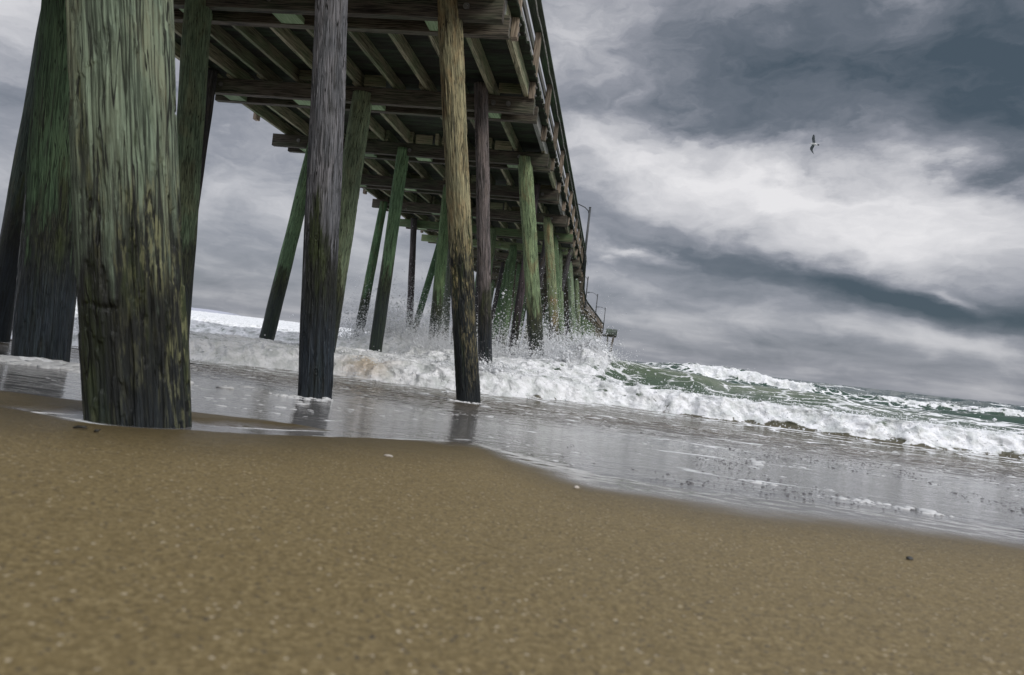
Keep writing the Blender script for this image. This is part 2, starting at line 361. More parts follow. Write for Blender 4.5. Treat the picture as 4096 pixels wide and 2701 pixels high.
# ------------------------------------------------------------------ swash film (thin sheet of water over the sand)
yy = np.concatenate([np.geomspace(1.85, 4.2, 420), np.geomspace(4.21, 14.5, 430)])
uu = np.concatenate([np.linspace(-6, -1.45, 40), np.linspace(-1.42, 0.95, 640), np.linspace(1.0, 6, 40)])
U, YY = np.meshgrid(uu, yy); XX = U * YY
SZ, DD = sand_z(XX, YY)
film = prof(YY) + 0.0035 + 0.008 * ss(YY, 3.5, 10)
rip = ss(YY, 4.5, 10.5)
film = film + rip * (0.020 * fbm(XX * 1.6, YY * 3.2, 1.0, 4) + 0.004 * perlin(XX * 8, YY * 14, 3.0)) + 0.0010 * (1 - rip) * fbm(XX * 3, YY * 9, 8.0, 3)
film = np.where(DD > 0.02, SZ - 0.006, film); film = film - 0.006 * ss(DD, -.25, .05) * ss(XX, -.95, -.2)
wash = np.sin((YY + 0.35 * perlin(XX * 0.35, YY * .3, 9.) + 0.10 * perlin(XX * 2, YY * 2, 9.5)) * 4.2)
fo = 0.16 + 0.10 * fbm(XX * 0.8, YY * 2.2, 11., 4) + 0.10 * ss(wash, 0.75, 1.0) + 0.22 * ss(YY, 9.0, 11.8)
fo = fo + 0.40 * pile_rings(XX, YY) * (YY > 3)
lineA = np.abs(YY - (5.35 + 0.25 * perlin(XX * .5, 0, 1.) + .05 * perlin(XX * 3, 0, 2.)))
fo = fo + np.where(XX < -3.2, 0.6, 0.3) * np.exp(-(lineA / 0.05) ** 2) * ss(perlin(XX * 2.3, YY * .6, 4.), -.1, .35)
fo = fo + 0.55 * np.exp(-((DD + 0.02) / 0.012) ** 2) * (XX < -0.7)
film = film + 0.05 * np.exp(-(((XX + 5.0) / .45) ** 2 + ((YY - 5.45) / .10) ** 2)) * (1 + .5 * perlin(XX * 9, YY * 9, 1.))
fo = fo + 0.9 * np.exp(-(((XX + 5.0) / .5) ** 2 + ((YY - 5.45) / .13) ** 2))
sw_mat = water_mat
swash = link('shallow_water', grid_mesh('shallow_water', XX, YY, film, attrs={'foam': np.clip(fo, 0, 1), 'green': np.zeros_like(XX), 'shallow': np.ones_like(XX), 'tan': np.zeros_like(XX), 'calm': 1 - rip}), sw_mat)
tag(swash, 'thin sheet of backwash water mirroring the sky on the sand', 'water', kind='structure')

# ------------------------------------------------------------------ sea with breakers
yy = np.concatenate([np.linspace(11.0, 19.0, 430), np.linspace(19.03, 26, 210), np.linspace(26.06, 60, 330), np.geomspace(60.3, 6000, 170)])
uu = np.concatenate([np.linspace(-4, -1.30, 24), np.linspace(-1.27, 0.78, 1150), np.linspace(0.8, 4, 24)])
U, YY = np.meshgrid(uu, yy); XX = U * YY
X, Y = XX, YY
Yf = np.interp(X, [-40, -12, -7.3, -4.8, -1.7, 0.2, 2.4, 7.1, 12, 40], [11.2, 11.3, 11.5, 12.2, 12.2, 13.4, 13.0, 12.5, 12.4, 11.8])
Yf = Yf + 0.22 * fbm(X * 0.8, 0 * X, 1.5, 4)
S = Y - Yf
base_z = 0.10 * ss(-Y, -60, -14)
# roller
roll = 0.40 * ss(S, -0.02, 0.75) * (1 - 0.45 * ss(S, 1.5, 7.5))
h2 = np.interp(X, [-40, -3, -1.2, 0.3, 1.2, 3, 5, 6.5, 9, 40], [0.0, 0.1, .36, .55, .50, .36, .32, .22, .19, .15])
c2 = 0.3 + np.interp(X, [-40, 0, 3, 8, 40], [3.0, 2.4, 2.9, 3.0, 3.0])
h2 = h2 * (1 + 0.18 * perlin(X * .8, 0 * X, 4.))
sw = S - c2
crest2 = h2 * np.where(sw < 0, np.exp(-(sw / 1.1) ** 2), np.exp(-(sw / 1.9) ** 2))
# second breaker, left
YB = 20.6 + 0.7 * fbm(X * .25, 0 * X, 8., 3); sb = Y - YB
hB = np.interp(X, [-60, -30, -18, -14, -9, -7, -4, -1, 2], [.45, .5, .66, .50, .47, .54, .50, .35, .0]) * (1 + .12 * perlin(X * .6, 0 * X, 6.))
crB = hB * np.where(sb < 0, np.exp(-(sb / 1.0) ** 2), np.exp(-(sb / 2.6) ** 2))
# third, whitecapped swell
YC = 34 + 1.3 * fbm(X * .08, 0 * X, 12., 3) - 0.10 * np.clip(X - 4, 0, 20); sc = Y - YC
hC = np.interp(X, [-60, -20, 0, 3.5, 6, 8.5, 11, 15, 19, 25, 60], [.15, .22, .55, .90, .92, .72, .58, .62, .60, .5, .6])
crC = hC * np.where(sc < 0, np.exp(-(sc / 1.4) ** 2), np.exp(-(sc / 3.2) ** 2))
YD = 25.5 + 0.8 * fbm(X * .12, 0 * X, 22., 3); sdd = Y - YD
crD = 0.42 * (1 + .5 * perlin(X * .15, 0 * X, 2.)) * ss(X, 0.5, 4) * np.where(sdd < 0, np.exp(-(sdd / 1.3) ** 2), np.exp(-(sdd / 2.2) ** 2))
amp = np.interp(Y, [14, 22, 40, 90, 300, 2000, 6000], [.03, .12, .36, .62, .9, 1.0, .5])
swell = amp * (fbm(X * .06 + 3, Y * .13, 1., 3, .5) + .35 * np.sin(Y * .55 + 2 * perlin(X * .05, Y * .05, 3.)))
chop = np.interp(Y, [14, 30, 200, 6000], [.015, .13, .16, .05]) * fbm(X * .5, Y * 1.1, 5., 4, .55)
Z = base_z + roll * 1.0 * (1 - .5 * ss(Y, 16, 22)) + np.maximum(np.maximum(crest2, crB), np.maximum(crC, crD)) + (swell + chop) * ss(S, 1, 6)
Z = np.where(S < 0, base_z + 0.02 + 0.03 * ss(S, -1.2, 0), Z)
# foam density
f = np.zeros_like(X)
f = np.maximum(f, ss(S, -0.08 + .10 * ss(X, .5, 2), 0.10 + .22 * ss(X, .5, 2)) * (1 - ss(S, 0.9, 1.8)) * (.90 + .12 * fbm(X * .9, Z * 4, 3., 3)))                       # front roller
f = np.maximum(f, ss(S, 0, .5) * np.interp(X, [-3, -.5, .6, 2.5, 5, 8], [0.90, .88, .34, .29, .36, .46]) * (1 - ss(S, 4, 7) * ss(X, -3, -1)))
f = np.maximum(f, np.where(X < -1, .86, 0) * (1 - ss(sb, -0.9, -.1)) * ss(S, 0, .5))
f = np.maximum(f, 0.42 * ss(-X, 1, 3) * (1 - ss(sb, 0.5, 3)))
wc = ss(perlin(X * .16 + 7, 0 * X, 4.), -.18, .15)
wcC = np.interp(X, [-60, -14, -12, 3.2, 4.2, 9, 9.6, 11.5, 12.5, 17.8, 18.5, 40], [.47, .47, .3, .3, 1, 1, .45, .45, .8, .8, .4, .5])
f = np.maximum(f, wcC * ss(sc, -1.2 + .5 * perlin(X * .5, 0 * X, 3.), -.5) * (1 - ss(sc, -.15, .35)))
f = np.maximum(f, 0.40 * ss(sc, -6, -1.5) * (1 - ss(sc, 1, 4)))
f = np.maximum(f, 0.30 * ss(sdd, -1, 0) * (1 - ss(sdd, 1, 3)))
far_wc = ss(fbm(X * .035, Y * .12, 40., 3), .42, .62) * ss(Y, 38, 50) * (1 - ss(Y, 500, 1500))
f = np.maximum(f, far_wc * .85)
f = f + .10 * fbm(X * .7, Y * .7, 15., 3) * (f > .05)
f = np.where(S < 0, .30 + .2 * ss(S, -1.0, 0) + .06 * fbm(X, Y * 3, 3., 3), f)
# splash mounds round the piles
md = 0
for mx, my, mh, rx, ry in [(-5.0, 18.6, .38, .75, .8), (-4.2, 17.8, .26, .6, .6), (-6.9, 21.5, .35, .9, .8), (-2.2, 16.6, .22, .8, .6), (-1.35, 17.0, .34, .55, .5), (-.45, 15.6, .34, .38, .5), (.05, 15.4, .16, .3, .4), (-8.4, 27.5, .3, 1.3, 1), (-1.9, 20.5, .5, .6, .6), (-3.4, 15.8, .3, .8, .6)]:
    g_ = np.exp(-((X - mx) / rx) ** 2 - ((Y - my) / ry) ** 2); md = md + mh * g_
Z = Z + md * (1 + .35 * fbm(X * 3, Y * 3, 9., 3)); f = np.maximum(f, ss(md, .06, .2))
# whitecap lumps
turb = ss(f, .45, .85)
lump = np.interp(Y, [11, 16, 30, 60], [1, 1.15, 1.3, 1.5])
b1 = billow(X * 1.5, Y * 1.7, Z * 1.6, 5, .46)
b2 = billow(X * 5.0, Y * 5.0, Z * 5, 3, .5)
Z = Z + turb * lump * (0.085 * (b1 - .45) + .030 * (b2 - .4)) * (1 + .5 * ss(md, .1, .4)) + .10 * wcC * ss(sc, -1.2, -.5) * (1 - ss(sc, -.2, .3)) * b1
X2 = X + turb * ss(S, 0.05, .4) * lump * .05 * fbm(X * 4, Y * 4, 31., 3)
Y2 = Y - turb * lump * (.16 * (b1 - .3) * ss(S, .05, .5)) + turb * .04 * ss(S, .05, .4) * fbm(X * 5, Y * 5, 33., 3)
gr = np.maximum(ss(X, -.6, .4) * (1 - ss(X, 3.5, 7)) * ss(sw, -2.2, -.3) * (1 - ss(sw, 0.8, 2.4)) * .9, .85 * ss(-X, 1, 3) * np.exp(-((sb + .1) / .6) ** 2))
gr = np.maximum(gr, .22 * np.exp(-((sc + .5) / .9) ** 2)); gr = np.maximum(gr, .25 * np.exp(-((sdd + .3) / .8) ** 2) * ss(X, 0, 4))
gr = np.maximum(gr, .5 * (1 - ss(Y, 15.5, 19)) * (1 - ss(X, 6, 12)))
tan = np.exp(-(((X + 4.5) / .45) ** 2 + ((S - .55) / .45) ** 2))
sea = link('sea_water', grid_mesh('sea_water', X2, Y2, Z, attrs={'foam': np.clip(f, 0, 1), 'green': np.clip(gr, 0, 1), 'shallow': np.clip(1 - ss(S, .1, .6), 0, 1) * .85, 'tan': tan, 'calm': 0 * S}), water_mat)
tag(sea, 'green grey sea with foaming breakers rolling in under the pier', 'sea', kind='structure')

# distant headland
hx = np.linspace(-2700, -1820, 80); hz = 3 + 11 * ss(-hx, 1820, 2050) * (1 + .25 * fbm(hx * .01, 0 * hx, 2., 4))
hz = 4 + 12 * ss(-hx, 1822, 1960) + 3 * fbm(hx * .012, 0 * hx, 2., 4)
rows = [(-0.0, -3), (30, 0.6), (90, 1.0), (200, 1.05), (420, -.2)]
HX = np.array([hx] * 5); HY = np.array([3000 + r[0] + 0 * hx for r in rows]); HZ = np.array([hz * r[1] - 2 for r in rows])
hm, t, bs = material('far_hill'); t.put(bs.inputs['Base Color'], t.mix(t.noise(t.new('ShaderNodeNewGeometry').outputs['Position'], .02, 4), (.36, .38, .45), (.46, .47, .53))); bs.inputs['Roughness'].default_value = 1  # pale blue-grey base colour has the distance haze painted in
tag(link('hill', grid_mesh('hill', HX, HY, HZ), hm), 'pale low headland on the horizon left of the pier', 'headland', kind='structure')

# ------------------------------------------------------------------ wood materials
def pile_material():
    m, t, bs = material('weathered_pile_wood')
    uv = t.new('ShaderNodeUVMap').outputs[0]; pos = t.new('ShaderNodeNewGeometry').outputs['Position']
    oi = t.new('ShaderNodeObjectInfo'); rnd = t.m('MULTIPLY', oi.outputs['Random'], 37.0)
    tint = t.mix(1.0, t.attr('tint', 'OBJECT').outputs['Color'], (.84, .80, .76), 'MULTIPLY'); wetz = t.attr('wetz', 'OBJECT').outputs['Fac']; brown = t.attr('brown', 'OBJECT').outputs['Fac']; fleck = t.attr('fleck', 'OBJECT').outputs['Fac']
    z = t.new('ShaderNodeSeparateXYZ'); t.put(z.inputs[0], pos); z = z.outputs[2]
    su = t.new('ShaderNodeSeparateXYZ'); t.put(su.inputs[0], uv); u_, v_ = su.outputs[0], su.outputs[1]
    wob = t.m('MULTIPLY', t.noise(t.comb(u_, v_, rnd), 2.0, 2), 0.022)
    P = t.comb(t.m('ADD', u_, wob), v_, rnd)
    g1 = t.noise(t.vmul(P, (120, 3.0, 1)), 1.0, 7, 0.7, 0.0)
    ck = t.noise(t.vmul(P, (62, 1.5, 1)), 1.0, 2, 0.5, 0.0); ck2 = t.noise(t.vmul(P, (26, 1.0, 1)), 1.0, 1, 0.5, 0.0)
    crk = t.m('MAXIMUM', t.sm(t.m('ABSOLUTE', t.m('SUBTRACT', ck, .5)), .022, .006), t.sm(t.m('ABSOLUTE', t.m('SUBTRACT', ck2, .5)), .014, .004))
    g2 = t.noise(t.vmul(P, (30, 1.3, 1)), 1.0, 6, 0.68, 0.1)
    g3 = t.noise(t.vmul(P, (7, 1.2, 1)), 1.0, 7, 0.66, 0.15)
    pat = t.noise(t.vmul(P, (3.5, 1.3, 1)), 1.0, 4, 0.6, 0.6)
    col = t.mix(t.sm(g1, .41, .58), t.mix(1, tint, (.26, .27, .26), 'MULTIPLY'), tint)
    col = t.mix(t.m('MULTIPLY', t.sm(g3, .42, .62), .55), col, t.mix(1, tint, (1.35, 1.25, 1.2), 'MULTIPLY'))
    col = t.mix(t.m('MULTIPLY', t.sm(pat, .50, .66), brown), col, t.mix(t.sm(g2, .35, .6), (.17, .105, .045), (.36, .26, .13)))
    col = t.mix(t.m('MULTIPLY', t.sm(g2, .44, .34), .85), col, (.03, .03, .024))
    # wet weed zone
    lvl = t.m('ADD', t.m('SUBTRACT', wetz, z), t.m('ADD', t.m('MULTIPLY', t.m('SUBTRACT', g3, .5), 3.0), t.m('MULTIPLY', t.m('SUBTRACT', g2, .5), 1.3)))
    wet = t.sm(lvl, -.15, .30)
    dk = t.mix(t.sm(g3, .48, .66), (.010, .011, .008), (.034, .046, .012))
    fl = t.noise(t.vmul(P, (75, 9, 1)), 1.0, 6, .7, .1)
    tanf = t.m('MULTIPLY', t.m('MULTIPLY', t.sm(fl, .49, .58), t.sm(pat, .42, .60)), t.m('MULTIPLY', t.sm(t.m('DIVIDE', lvl, t.m('ADD', 1.0, t.m('MULTIPLY', fleck, 1.2))), 1.5, .2), 1.0))
    dk = t.mix(t.m('MULTIPLY', tanf, fleck), dk, t.mix(t.m('ADD', brown, .22, clamp=True), (.20, .26, .13), (.46, .38, .18)))
    low = t.sm(t.m('SUBTRACT', z, t.m('SUBTRACT', wetz, .75)), .35, -.35)
    dk = t.mix(t.m('MULTIPLY', low, t.m('SUBTRACT', .85, t.m('MULTIPLY', fleck, .55))), dk, t.mix(t.sm(g1, .4, .62), (.008, .012, .017), (.036, .050, .066)))
    dk = t.mix(t.m('MULTIPLY', t.m('MULTIPLY', t.m('MULTIPLY', fleck, 1.2), t.m('LESS_THAN', fleck, .55)), t.sm(g2, .38, .62)), dk, t.mix(1, tint, (.30, .27, .24), 'MULTIPLY'))
    col = t.mix(wet, col, dk)
    vo = t.new('ShaderNodeTexVoronoi'); t.put(vo.inputs['Vector'], t.vmul(P, (2.4, 1.1, 1))); vo.inputs['Scale'].default_value = 1.0
    knot = t.sm(vo.outputs['Distance'], .07, .03)
    col = t.mix(t.m('MULTIPLY', knot, .85), col, (.03, .022, .015))
    col = t.mix(t.m('MULTIPLY', crk, t.sm(g3, .36, .56, .25, .95)), col, (.010, .010, .008))
    t.put(bs.inputs['Base Color'], col)
    t.put(bs.inputs['Roughness'], t.sm(wet, 0, 1, .80, .42)); bs.inputs['Specular IOR Level'].default_value = .3
    t.put(bs.inputs['Normal'], t.bump(t.m('ADD', t.m('MULTIPLY', g1, .5), t.m('ADD', g2, t.m('ADD', t.m('MULTIPLY', knot, -.4), t.m('MULTIPLY', crk, -.5)))), 1.0, .012))
    return m
def plank_material(name, ca, cb, moss=.25):
    m, t, bs = material(name)
    uv = t.new('ShaderNodeUVMap').outputs[0]; oi = t.new('ShaderNodeObjectInfo'); rnd = t.m('MULTIPLY', oi.outputs['Random'], 61.0)
    su = t.new('ShaderNodeSeparateXYZ'); t.put(su.inputs[0], uv); P = t.comb(su.outputs[0], su.outputs[1], rnd)
    warp = t.noise(t.vmul(P, (1.3, 5, 1)), 1.0, 3); P2 = t.comb(su.outputs[0], t.m('ADD', su.outputs[1], t.m('MULTIPLY', warp, .12)), rnd)
    g1 = t.noise(t.vmul(P2, (2.2, 75, 1)), 1.0, 6, .6); g2 = t.noise(t.vmul(P2, (1.2, 18, 1)), 1.0, 5, .6, .3); g3 = t.noise(t.vmul(P, (1.0, 3, 1)), 1.0, 4, .6)
    col = t.mix(t.sm(g1, .34, .64), ca, cb)
    rv = t.sm(oi.outputs['Random'], 0, 1, .65, 1.3); col = t.mix(1, col, t.comb(rv, rv, rv), 'MULTIPLY')
    col = t.mix(t.m('MULTIPLY', t.sm(g3, .42, .62), moss), col, (.10, .21, .09))
    col = t.mix(t.m('MULTIPLY', t.sm(g2, .42, .28), .8), col, (.02, .018, .014))
    t.put(bs.inputs['Base Color'], col); bs.inputs['Roughness'].default_value = .8; bs.inputs['Specular IOR Level'].default_value = .25
    t.put(bs.inputs['Normal'], t.bump(t.m('ADD', g1, g2), .7, .006))
    return m
pile_mat = pile_material()
joist_mat = plank_material('joist_wood', (.065, .062, .036), (.36, .33, .22), .32)
beam_mat = plank_material('beam_wood', (.018, .015, .012), (.15, .128, .10), .12)
deck_mat = plank_material('deck_wood', (.014, .013, .009), (.045, .042, .030), .15)
post_mat = plank_material('post_wood', (.13, .10, .075), (.36, .29, .22), .05)
rail_mat = plank_material('rail_wood', (.12, .12, .11), (.30, .29, .27), .1)
cap_mat = plank_material('handrail_wood', (.05, .06, .045), (.14, .16, .12), .3)
green_mat = plank_material('green_block_wood', (.17, .24, .13), (.34, .45, .27), .2)
olive_mat = plank_material('olive_beam_wood', (.08, .10, .05), (.22, .26, .14), .4)
def plain(name, col, rough, metal=0.0):
    m, t, bs = material(name); pos = t.new('ShaderNodeTexCoord').outputs['Object']
    n = t.noise(pos, 9.0, 5, .6); k = tuple(c * .6 for c in col)
    t.put(bs.inputs['Base Color'], t.mix(t.sm(n, .35, .65), k, col)); bs.inputs['Roughness'].default_value = rough; bs.inputs['Metallic'].default_value = metal
    t.put(bs.inputs['Normal'], t.bump(n, .3, .004)); return m
steel_mat = plain('galvanised_steel', (.30, .29, .27), .5, .6)
pole_mat = plain('dark_pole_paint', (.05, .055, .055), .5)
lamp_mat = plain('lamp_head_paint', (.22, .24, .26), .45)
conduit_mat = plain('white_conduit_plastic', (.62, .60, .55), .45)

# ------------------------------------------------------------------ the pier
pier = bpy.data.objects.new('fishing_pier', None); C.objects.link(pier); pier.location = (-5.6, 9.65, 0.2)
tag(pier, 'long timber fishing pier on green weathered piles running out over the surf', 'pier')
bpy.context.view_layer.update()
PI_ = Matrix.Translation(pier.location).inverted()
def adopt(o, parent=pier):
    o.parent = parent
    if parent is pier: o.matrix_parent_inverse = PI_
    return o
def make_pile(Y, xt, zt, rt, xb, zb, rb, tint, wetz, brown, detail, depth=.5, seed=0):
    nseg, nz = {3: (256, 620), 2: (120, 300), 1: (48, 90), 0: (14, 8)}[detail]
    zlo = zb - depth
    th = np.linspace(0, 2 * np.pi, nseg, endpoint=False)
    if detail == 3 and zt > 4:     # dense rows in the visible part
        zz = np.concatenate([np.linspace(zlo, zb + .001, 6)[:-1], np.linspace(zb, min(zt, 2.6 if Y < 3 else zt), nz)]);
        if zz[-1] < zt: zz = np.concatenate([zz, np.linspace(zz[-1] + .05, zt, 40)])
    else: zz = np.linspace(zlo, zt, nz)
    q_ = (zz - zb) / (zt - zb); cx = xb + (xt - xb) * q_; rr = rb + (rt - rb) * q_
    T, Zg = np.meshgrid(th, zz); CXg = cx[:, None] + .006 * perlin(Zg * .9, seed * 3.1, 1.); CYg = Y + .006 * perlin(Zg * .9, seed * 3.1, 8.)
    Rg = rr[:, None] * np.ones_like(T)
    cs, sn = np.cos(T), np.sin(T)
    if detail:
        Rg = Rg + .012 * fbm(cs * 1.1 + seed, sn * 1.1, Zg * .7, 2)
        k = rb * 26
        gr_ = fbm(cs * k * 3.0 + seed * 5, sn * k * 3.0, Zg * 1.3, 4 if detail > 1 else 2, .6)
        Rg = Rg + (.0035 if detail == 3 else .0025) * gr_
        if detail >= 2:
            cr = np.abs(perlin(cs * k * .9 + 9 + seed, sn * k * .9, Zg * .9)); Rg = Rg - .013 * np.exp(-(cr / .045) ** 2) * ss(perlin(cs * 2, sn * 2 + seed, Zg * 1.4), -.1, .3)
            fl = fbm(cs * 3.2 + seed, sn * 3.2, Zg * 2.6, 4); Rg = Rg - .006 * ss(fl, .10, .16)
        if detail == 3:
            for i in range(3 if Y > 3 else 0):      # knots
                a0, z0 = random.uniform(3.4, 6.0), random.uniform(zb, min(zt, zb + 4)); dd = np.hypot((np.angle(np.exp(1j * (T - a0)))) * rb, (Zg - z0) * .8)
                Rg = Rg + .006 * np.exp(-(dd / .03) ** 2) * np.cos(dd * 260)
            if Y < 3:
                dd = np.abs(Zg - (1.03 + .015 * perlin(T * 3, 0, 1.))); Rg = Rg - .030 * np.exp(-(dd / .010) ** 2) * ss(np.sin(T - 3.3), .0, .55) * ss(-np.sin(T - 3.3 + 1.2), -1, 1) * (np.abs(np.angle(np.exp(1j * (T - 4.45)))) < .55)
    Xg = CXg + Rg * cs; Yg = CYg + Rg * sn
    # uv per loop
    nr = len(zz); u0 = np.arange(nseg) / nseg * 2 * np.pi * rb; u1 = (np.arange(nseg) + 1) / nseg * 2 * np.pi * rb
    uvs = np.zeros((nr - 1, nseg, 4, 2), np.float32)
    uvs[:, :, 0, 0] = u0; uvs[:, :, 1, 0] = u1; uvs[:, :, 2, 0] = u1; uvs[:, :, 3, 0] = u0
    uvs[:, :, 0, 1] = zz[:-1, None]; uvs[:, :, 1, 1] = zz[:-1, None]; uvs[:, :, 2, 1] = zz[1:, None]; uvs[:, :, 3, 1] = zz[1:, None]
    me = grid_mesh('pile', Xg, Yg, Zg, wrap=True, uv=uvs)
    bm = bmesh.new(); bm.from_mesh(me); bm.verts.ensure_lookup_table()
    top = [bm.verts[(nr - 1) * nseg + i] for i in range(nseg)]; bm.faces.new(top); bm.to_mesh(me); bm.free()
    o = adopt(link('pile', me, pile_mat)); o['tint'] = tint; o['wetz'] = wetz; o['brown'] = brown; o['fleck'] = .35
    return o
def bolts_mesh(name, pts, axis, r=.035, n=10):
    parts = []
    for p in pts:
        p = Vector(p); a = Vector(axis)
        parts.append(tube([p - a * .01, p + a * .012], r, n)); parts.append(tube([p + a * .012, p + a * .035], r * .45, 6))
    return tubes_mesh(name, parts, False)
LBL = {'A': 'huge nearest pile, pale green above and dark mossy below with long cracks', 'F': 'grey purple bare pile with blackened wet foot', 'O': 'tan and pale green pile with blotchy dark lower half', 'P': 'blackened slim pile with a pinkish bare stretch', 'S': 'green pile with an orange rust stain', 'B': 'dark green pile standing in the backwash', 'R': 'dark purplish slim leaning pile'}
NP = 0
for i, p in enumerate(PILES):
    y = BY(p[1]) - (.27 if p[8] else 0) + (.0 if not p[8] else 0)
    if p[0] in 'AO' or p[0] == 'F': y = BY(p[1]) - .0
    fr = p[0] in ('A', 'O', 'F')
    o = make_pile(BY(p[1]) if not p[8] else BY(p[1]) - .27 * (0 if fr else 1), *p[2:5], *p[5:8], p[9], p[10], p[11], p[12], .5, i * 1.7); NP += 1
    o['fleck'] = {'A': .62, 'O': .95, 'F': .06, 'B': .12, 'C': .1, 'E': 0., 'P': .25}.get(p[0], .4)
    if p[0] in LBL: o['label'] = LBL[p[0]]
def gen_pile(n, xt, xb, r, tint, d=0, ztop=5.98):
    global NP
    y = BY(n); o_ = off(y); NP += 1
    return make_pile(y + .0, xt + o_, ztop, r, xb + o_, -1.2, r * 1.08, tint, random.uniform(1.3, 2.1), random.uniform(0, .3), d, .3, n)
TN = [(.17, .29, .16), (.22, .33, .19), (.10, .10, .11), (.24, .29, .19), (.15, .25, .14)]
for n in (-3, -2):
    for xt, xb in ((-8.8, -9.2), (-5.5, -5.5), (-2.6, -1.8)):
        y = BY(n); make_pile(y, xt, 5.98, .18, xb, .85, .19, random.choice(TN), 1.4, .2, 1, .5, n + xt); NP += 1
o = make_pile(BY(-1), -5.5, 5.98, .19, -5.6, .6, .2, TN[0], 1.4, .2, 1, .5, 3); make_pile(BY(-1), -8.9, 5.98, .19, -9.5, .6, .2, TN[1], 1.4, .2, 1, .5, 5); make_pile(BY(0), -8.85, 5.98, .19, -9.5, .45, .2, TN[0], 1.9, .2, 1, .5, 6); NP += 3
for n, xt, xb, r, ti in ((4, -8.8, -9.4, .17, 0), (9, -2.6, -1.6, .15, 1), (9, -5.6, -5.4, .17, 0), (9, -8.6, -8.9, .15, 4), (9, -6.6, -7.2, .12, 2), (5, -5.6, -5.5, .17, 0), (6, -5.3, -5.4, .16, 1), (10, -5.5, -5.9, .16, 0), (10, -8.7, -9.1, .15, 0), (8, -8.8, -9.3, .16, 4), (10, -3.3, -3.0, .13, 2), (7, -2.2, -3.0, .12, 2), (6, -3.0, -3.3, .12, 2)):
    gen_pile(n, xt, xb, r, tuple(c * 1.15 for c in TN[ti]), 1)
stuff_piles = []
for n in range(11, 40):
    for xt, xb, r in ((-8.7, -9.2, .16), (-5.5 + random.uniform(-.4, .4), -5.5, .16), (-2.45, -1.7, .16)):
        if NP < 99: gen_pile(n, xt, xb, r, random.choice(TN), 0)
        else: stuff_piles.append((n, xt, xb, r))
if stuff_piles:
    parts = []
    for n, xt, xb, r in stuff_piles: y = BY(n); parts.append(tube([(xb + off(y), y, -1.5), (xt + off(y), y, 5.98)], [r * 1.1, r], 12))
    o = adopt(link('pile', tubes_mesh('pile', parts), beam_mat)); o['kind'] = 'stuff'
# cap beams: a pair clasping the piles of each bent
for n in range(-3, 40):
    y = BY(n); o_ = off(y); far = n > 10
    xl = -9.40 + random.uniform(-.1, .1) + o_; xr = -1.97 + random.uniform(-.05, .06) + o_
    if n == 7: xr -= .12
    z0, z1 = 5.70, 6.02
    if n in (8,): z0 -= .0
    b = MB().box((xl, y + .07, (z0 + z1) / 2), (xr, y + .07, (z0 + z1) / 2), (0, .075, 0), (0, 0, (z1 - z0) / 2 - .001)) if False else MB().box((xl, y - .02, (z0 + z1) / 2), (xr, y - .02, (z0 + z1) / 2), (0, .07, 0), (0, 0, (z1 - z0) / 2))
    m_ = olive_mat if n in (6, 7) else beam_mat
    cb_ = adopt(b.build('cap_beam', m_, bevel=0 if far else .008))
    if 1 <= n <= 9:
        for px in (-2.75, -2.5, -5.6, -8.7): link('bolt', bolts_mesh('bolt', [(px + random.uniform(-.05, .05), y - .105, 5.86 + random.uniform(-.03, .03))], (0, -1, 0), .05), steel_mat, cb_)
    b = MB().box((xl + .22, y + .46, (z0 + z1) / 2), (xr + .02, y + .46, (z0 + z1) / 2), (0, .07, 0), (0, 0, (z1 - z0) / 2))
    adopt(b.build('cap_beam', beam_mat, bevel=0 if far else .008))
    if n <= 9:
        for bx in (-2.95, -5.35, -6.9, -8.55):
            bx += random.uniform(-.1, .1)
            adopt(MB().box((bx, y + .054, 5.76), (bx, y + .386, 5.76), (.19, 0, 0), (0, 0, .045)).build('spacer_block', green_mat))

# joists
NJ = 0; far_j = MB()
for n in range(-3, 39):
    ya, yb = BY(n) + random.uniform(-.1, .1), BY(n + 1) + .55
    oa, ob = off(ya), off(yb)
    for k in range(11):
        x = -2.13 - .7 * k + (random.uniform(-.05, .05) if 0 < k < 10 else 0)
        if k in (3, 4, 7) and random.random() < .15: continue
        w_ = .04 if 0 < k < 10 else .045
        xs = x + (0.045 if n % 2 else -0.045) * (1 if 0 < k < 10 else 0)
        dx_ = random.uniform(-.03, .03) if 0 < k < 10 else 0; rl = random.uniform(-.05, .05) if 0 < k < 10 else 0; hh_ = random.uniform(.122, .139)
        args = ((xs + oa - dx_, ya - .15, 6.299 - hh_), (xs + ob + dx_, yb, 6.299 - hh_), (w_ * random.uniform(.9, 1.1), 0, 0), (rl * hh_, 0, hh_))
        if -1 <= n <= 8 and NJ < 100:
            adopt(MB().box(*args).build('joist', joist_mat if (k or n % 2) else rail_mat)); NJ += 1
        else: far_j.box(*args)
o = adopt(far_j.build('joist', joist_mat)); o['kind'] = 'stuff'
for n in range(0, 6):
    for k in range(10):
        if random.random() < .35: continue
        x0 = -2.13 - .7 * k - .10; y = BY(n) + random.choice((-.14, .30, .62)); z_ = random.uniform(6.13, 6.17)
        adopt(MB().box((x0, y, z_), (x0 - random.uniform(.42, .50), y, z_), (0, .022, 0), (0, 0, random.uniform(.09, .115))).build('blocking', joist_mat))
# deck planks
dk = MB(); y = -5.0
while y < 154.6:
    w_ = .14; ra = random.uniform(-.02, .02); o_ = off(y)
    dk.box((-9.36 + ra + o_, y, 6.325), (-1.93 + random.uniform(-.025, .025) + o_, y, 6.325), (0, w_ / 2 - .003, 0), (0, 0, .022), uvoff=random.uniform(0, 200)); y += w_ if y < 60 else w_ + .004
adopt(dk.build('deck', deck_mat))
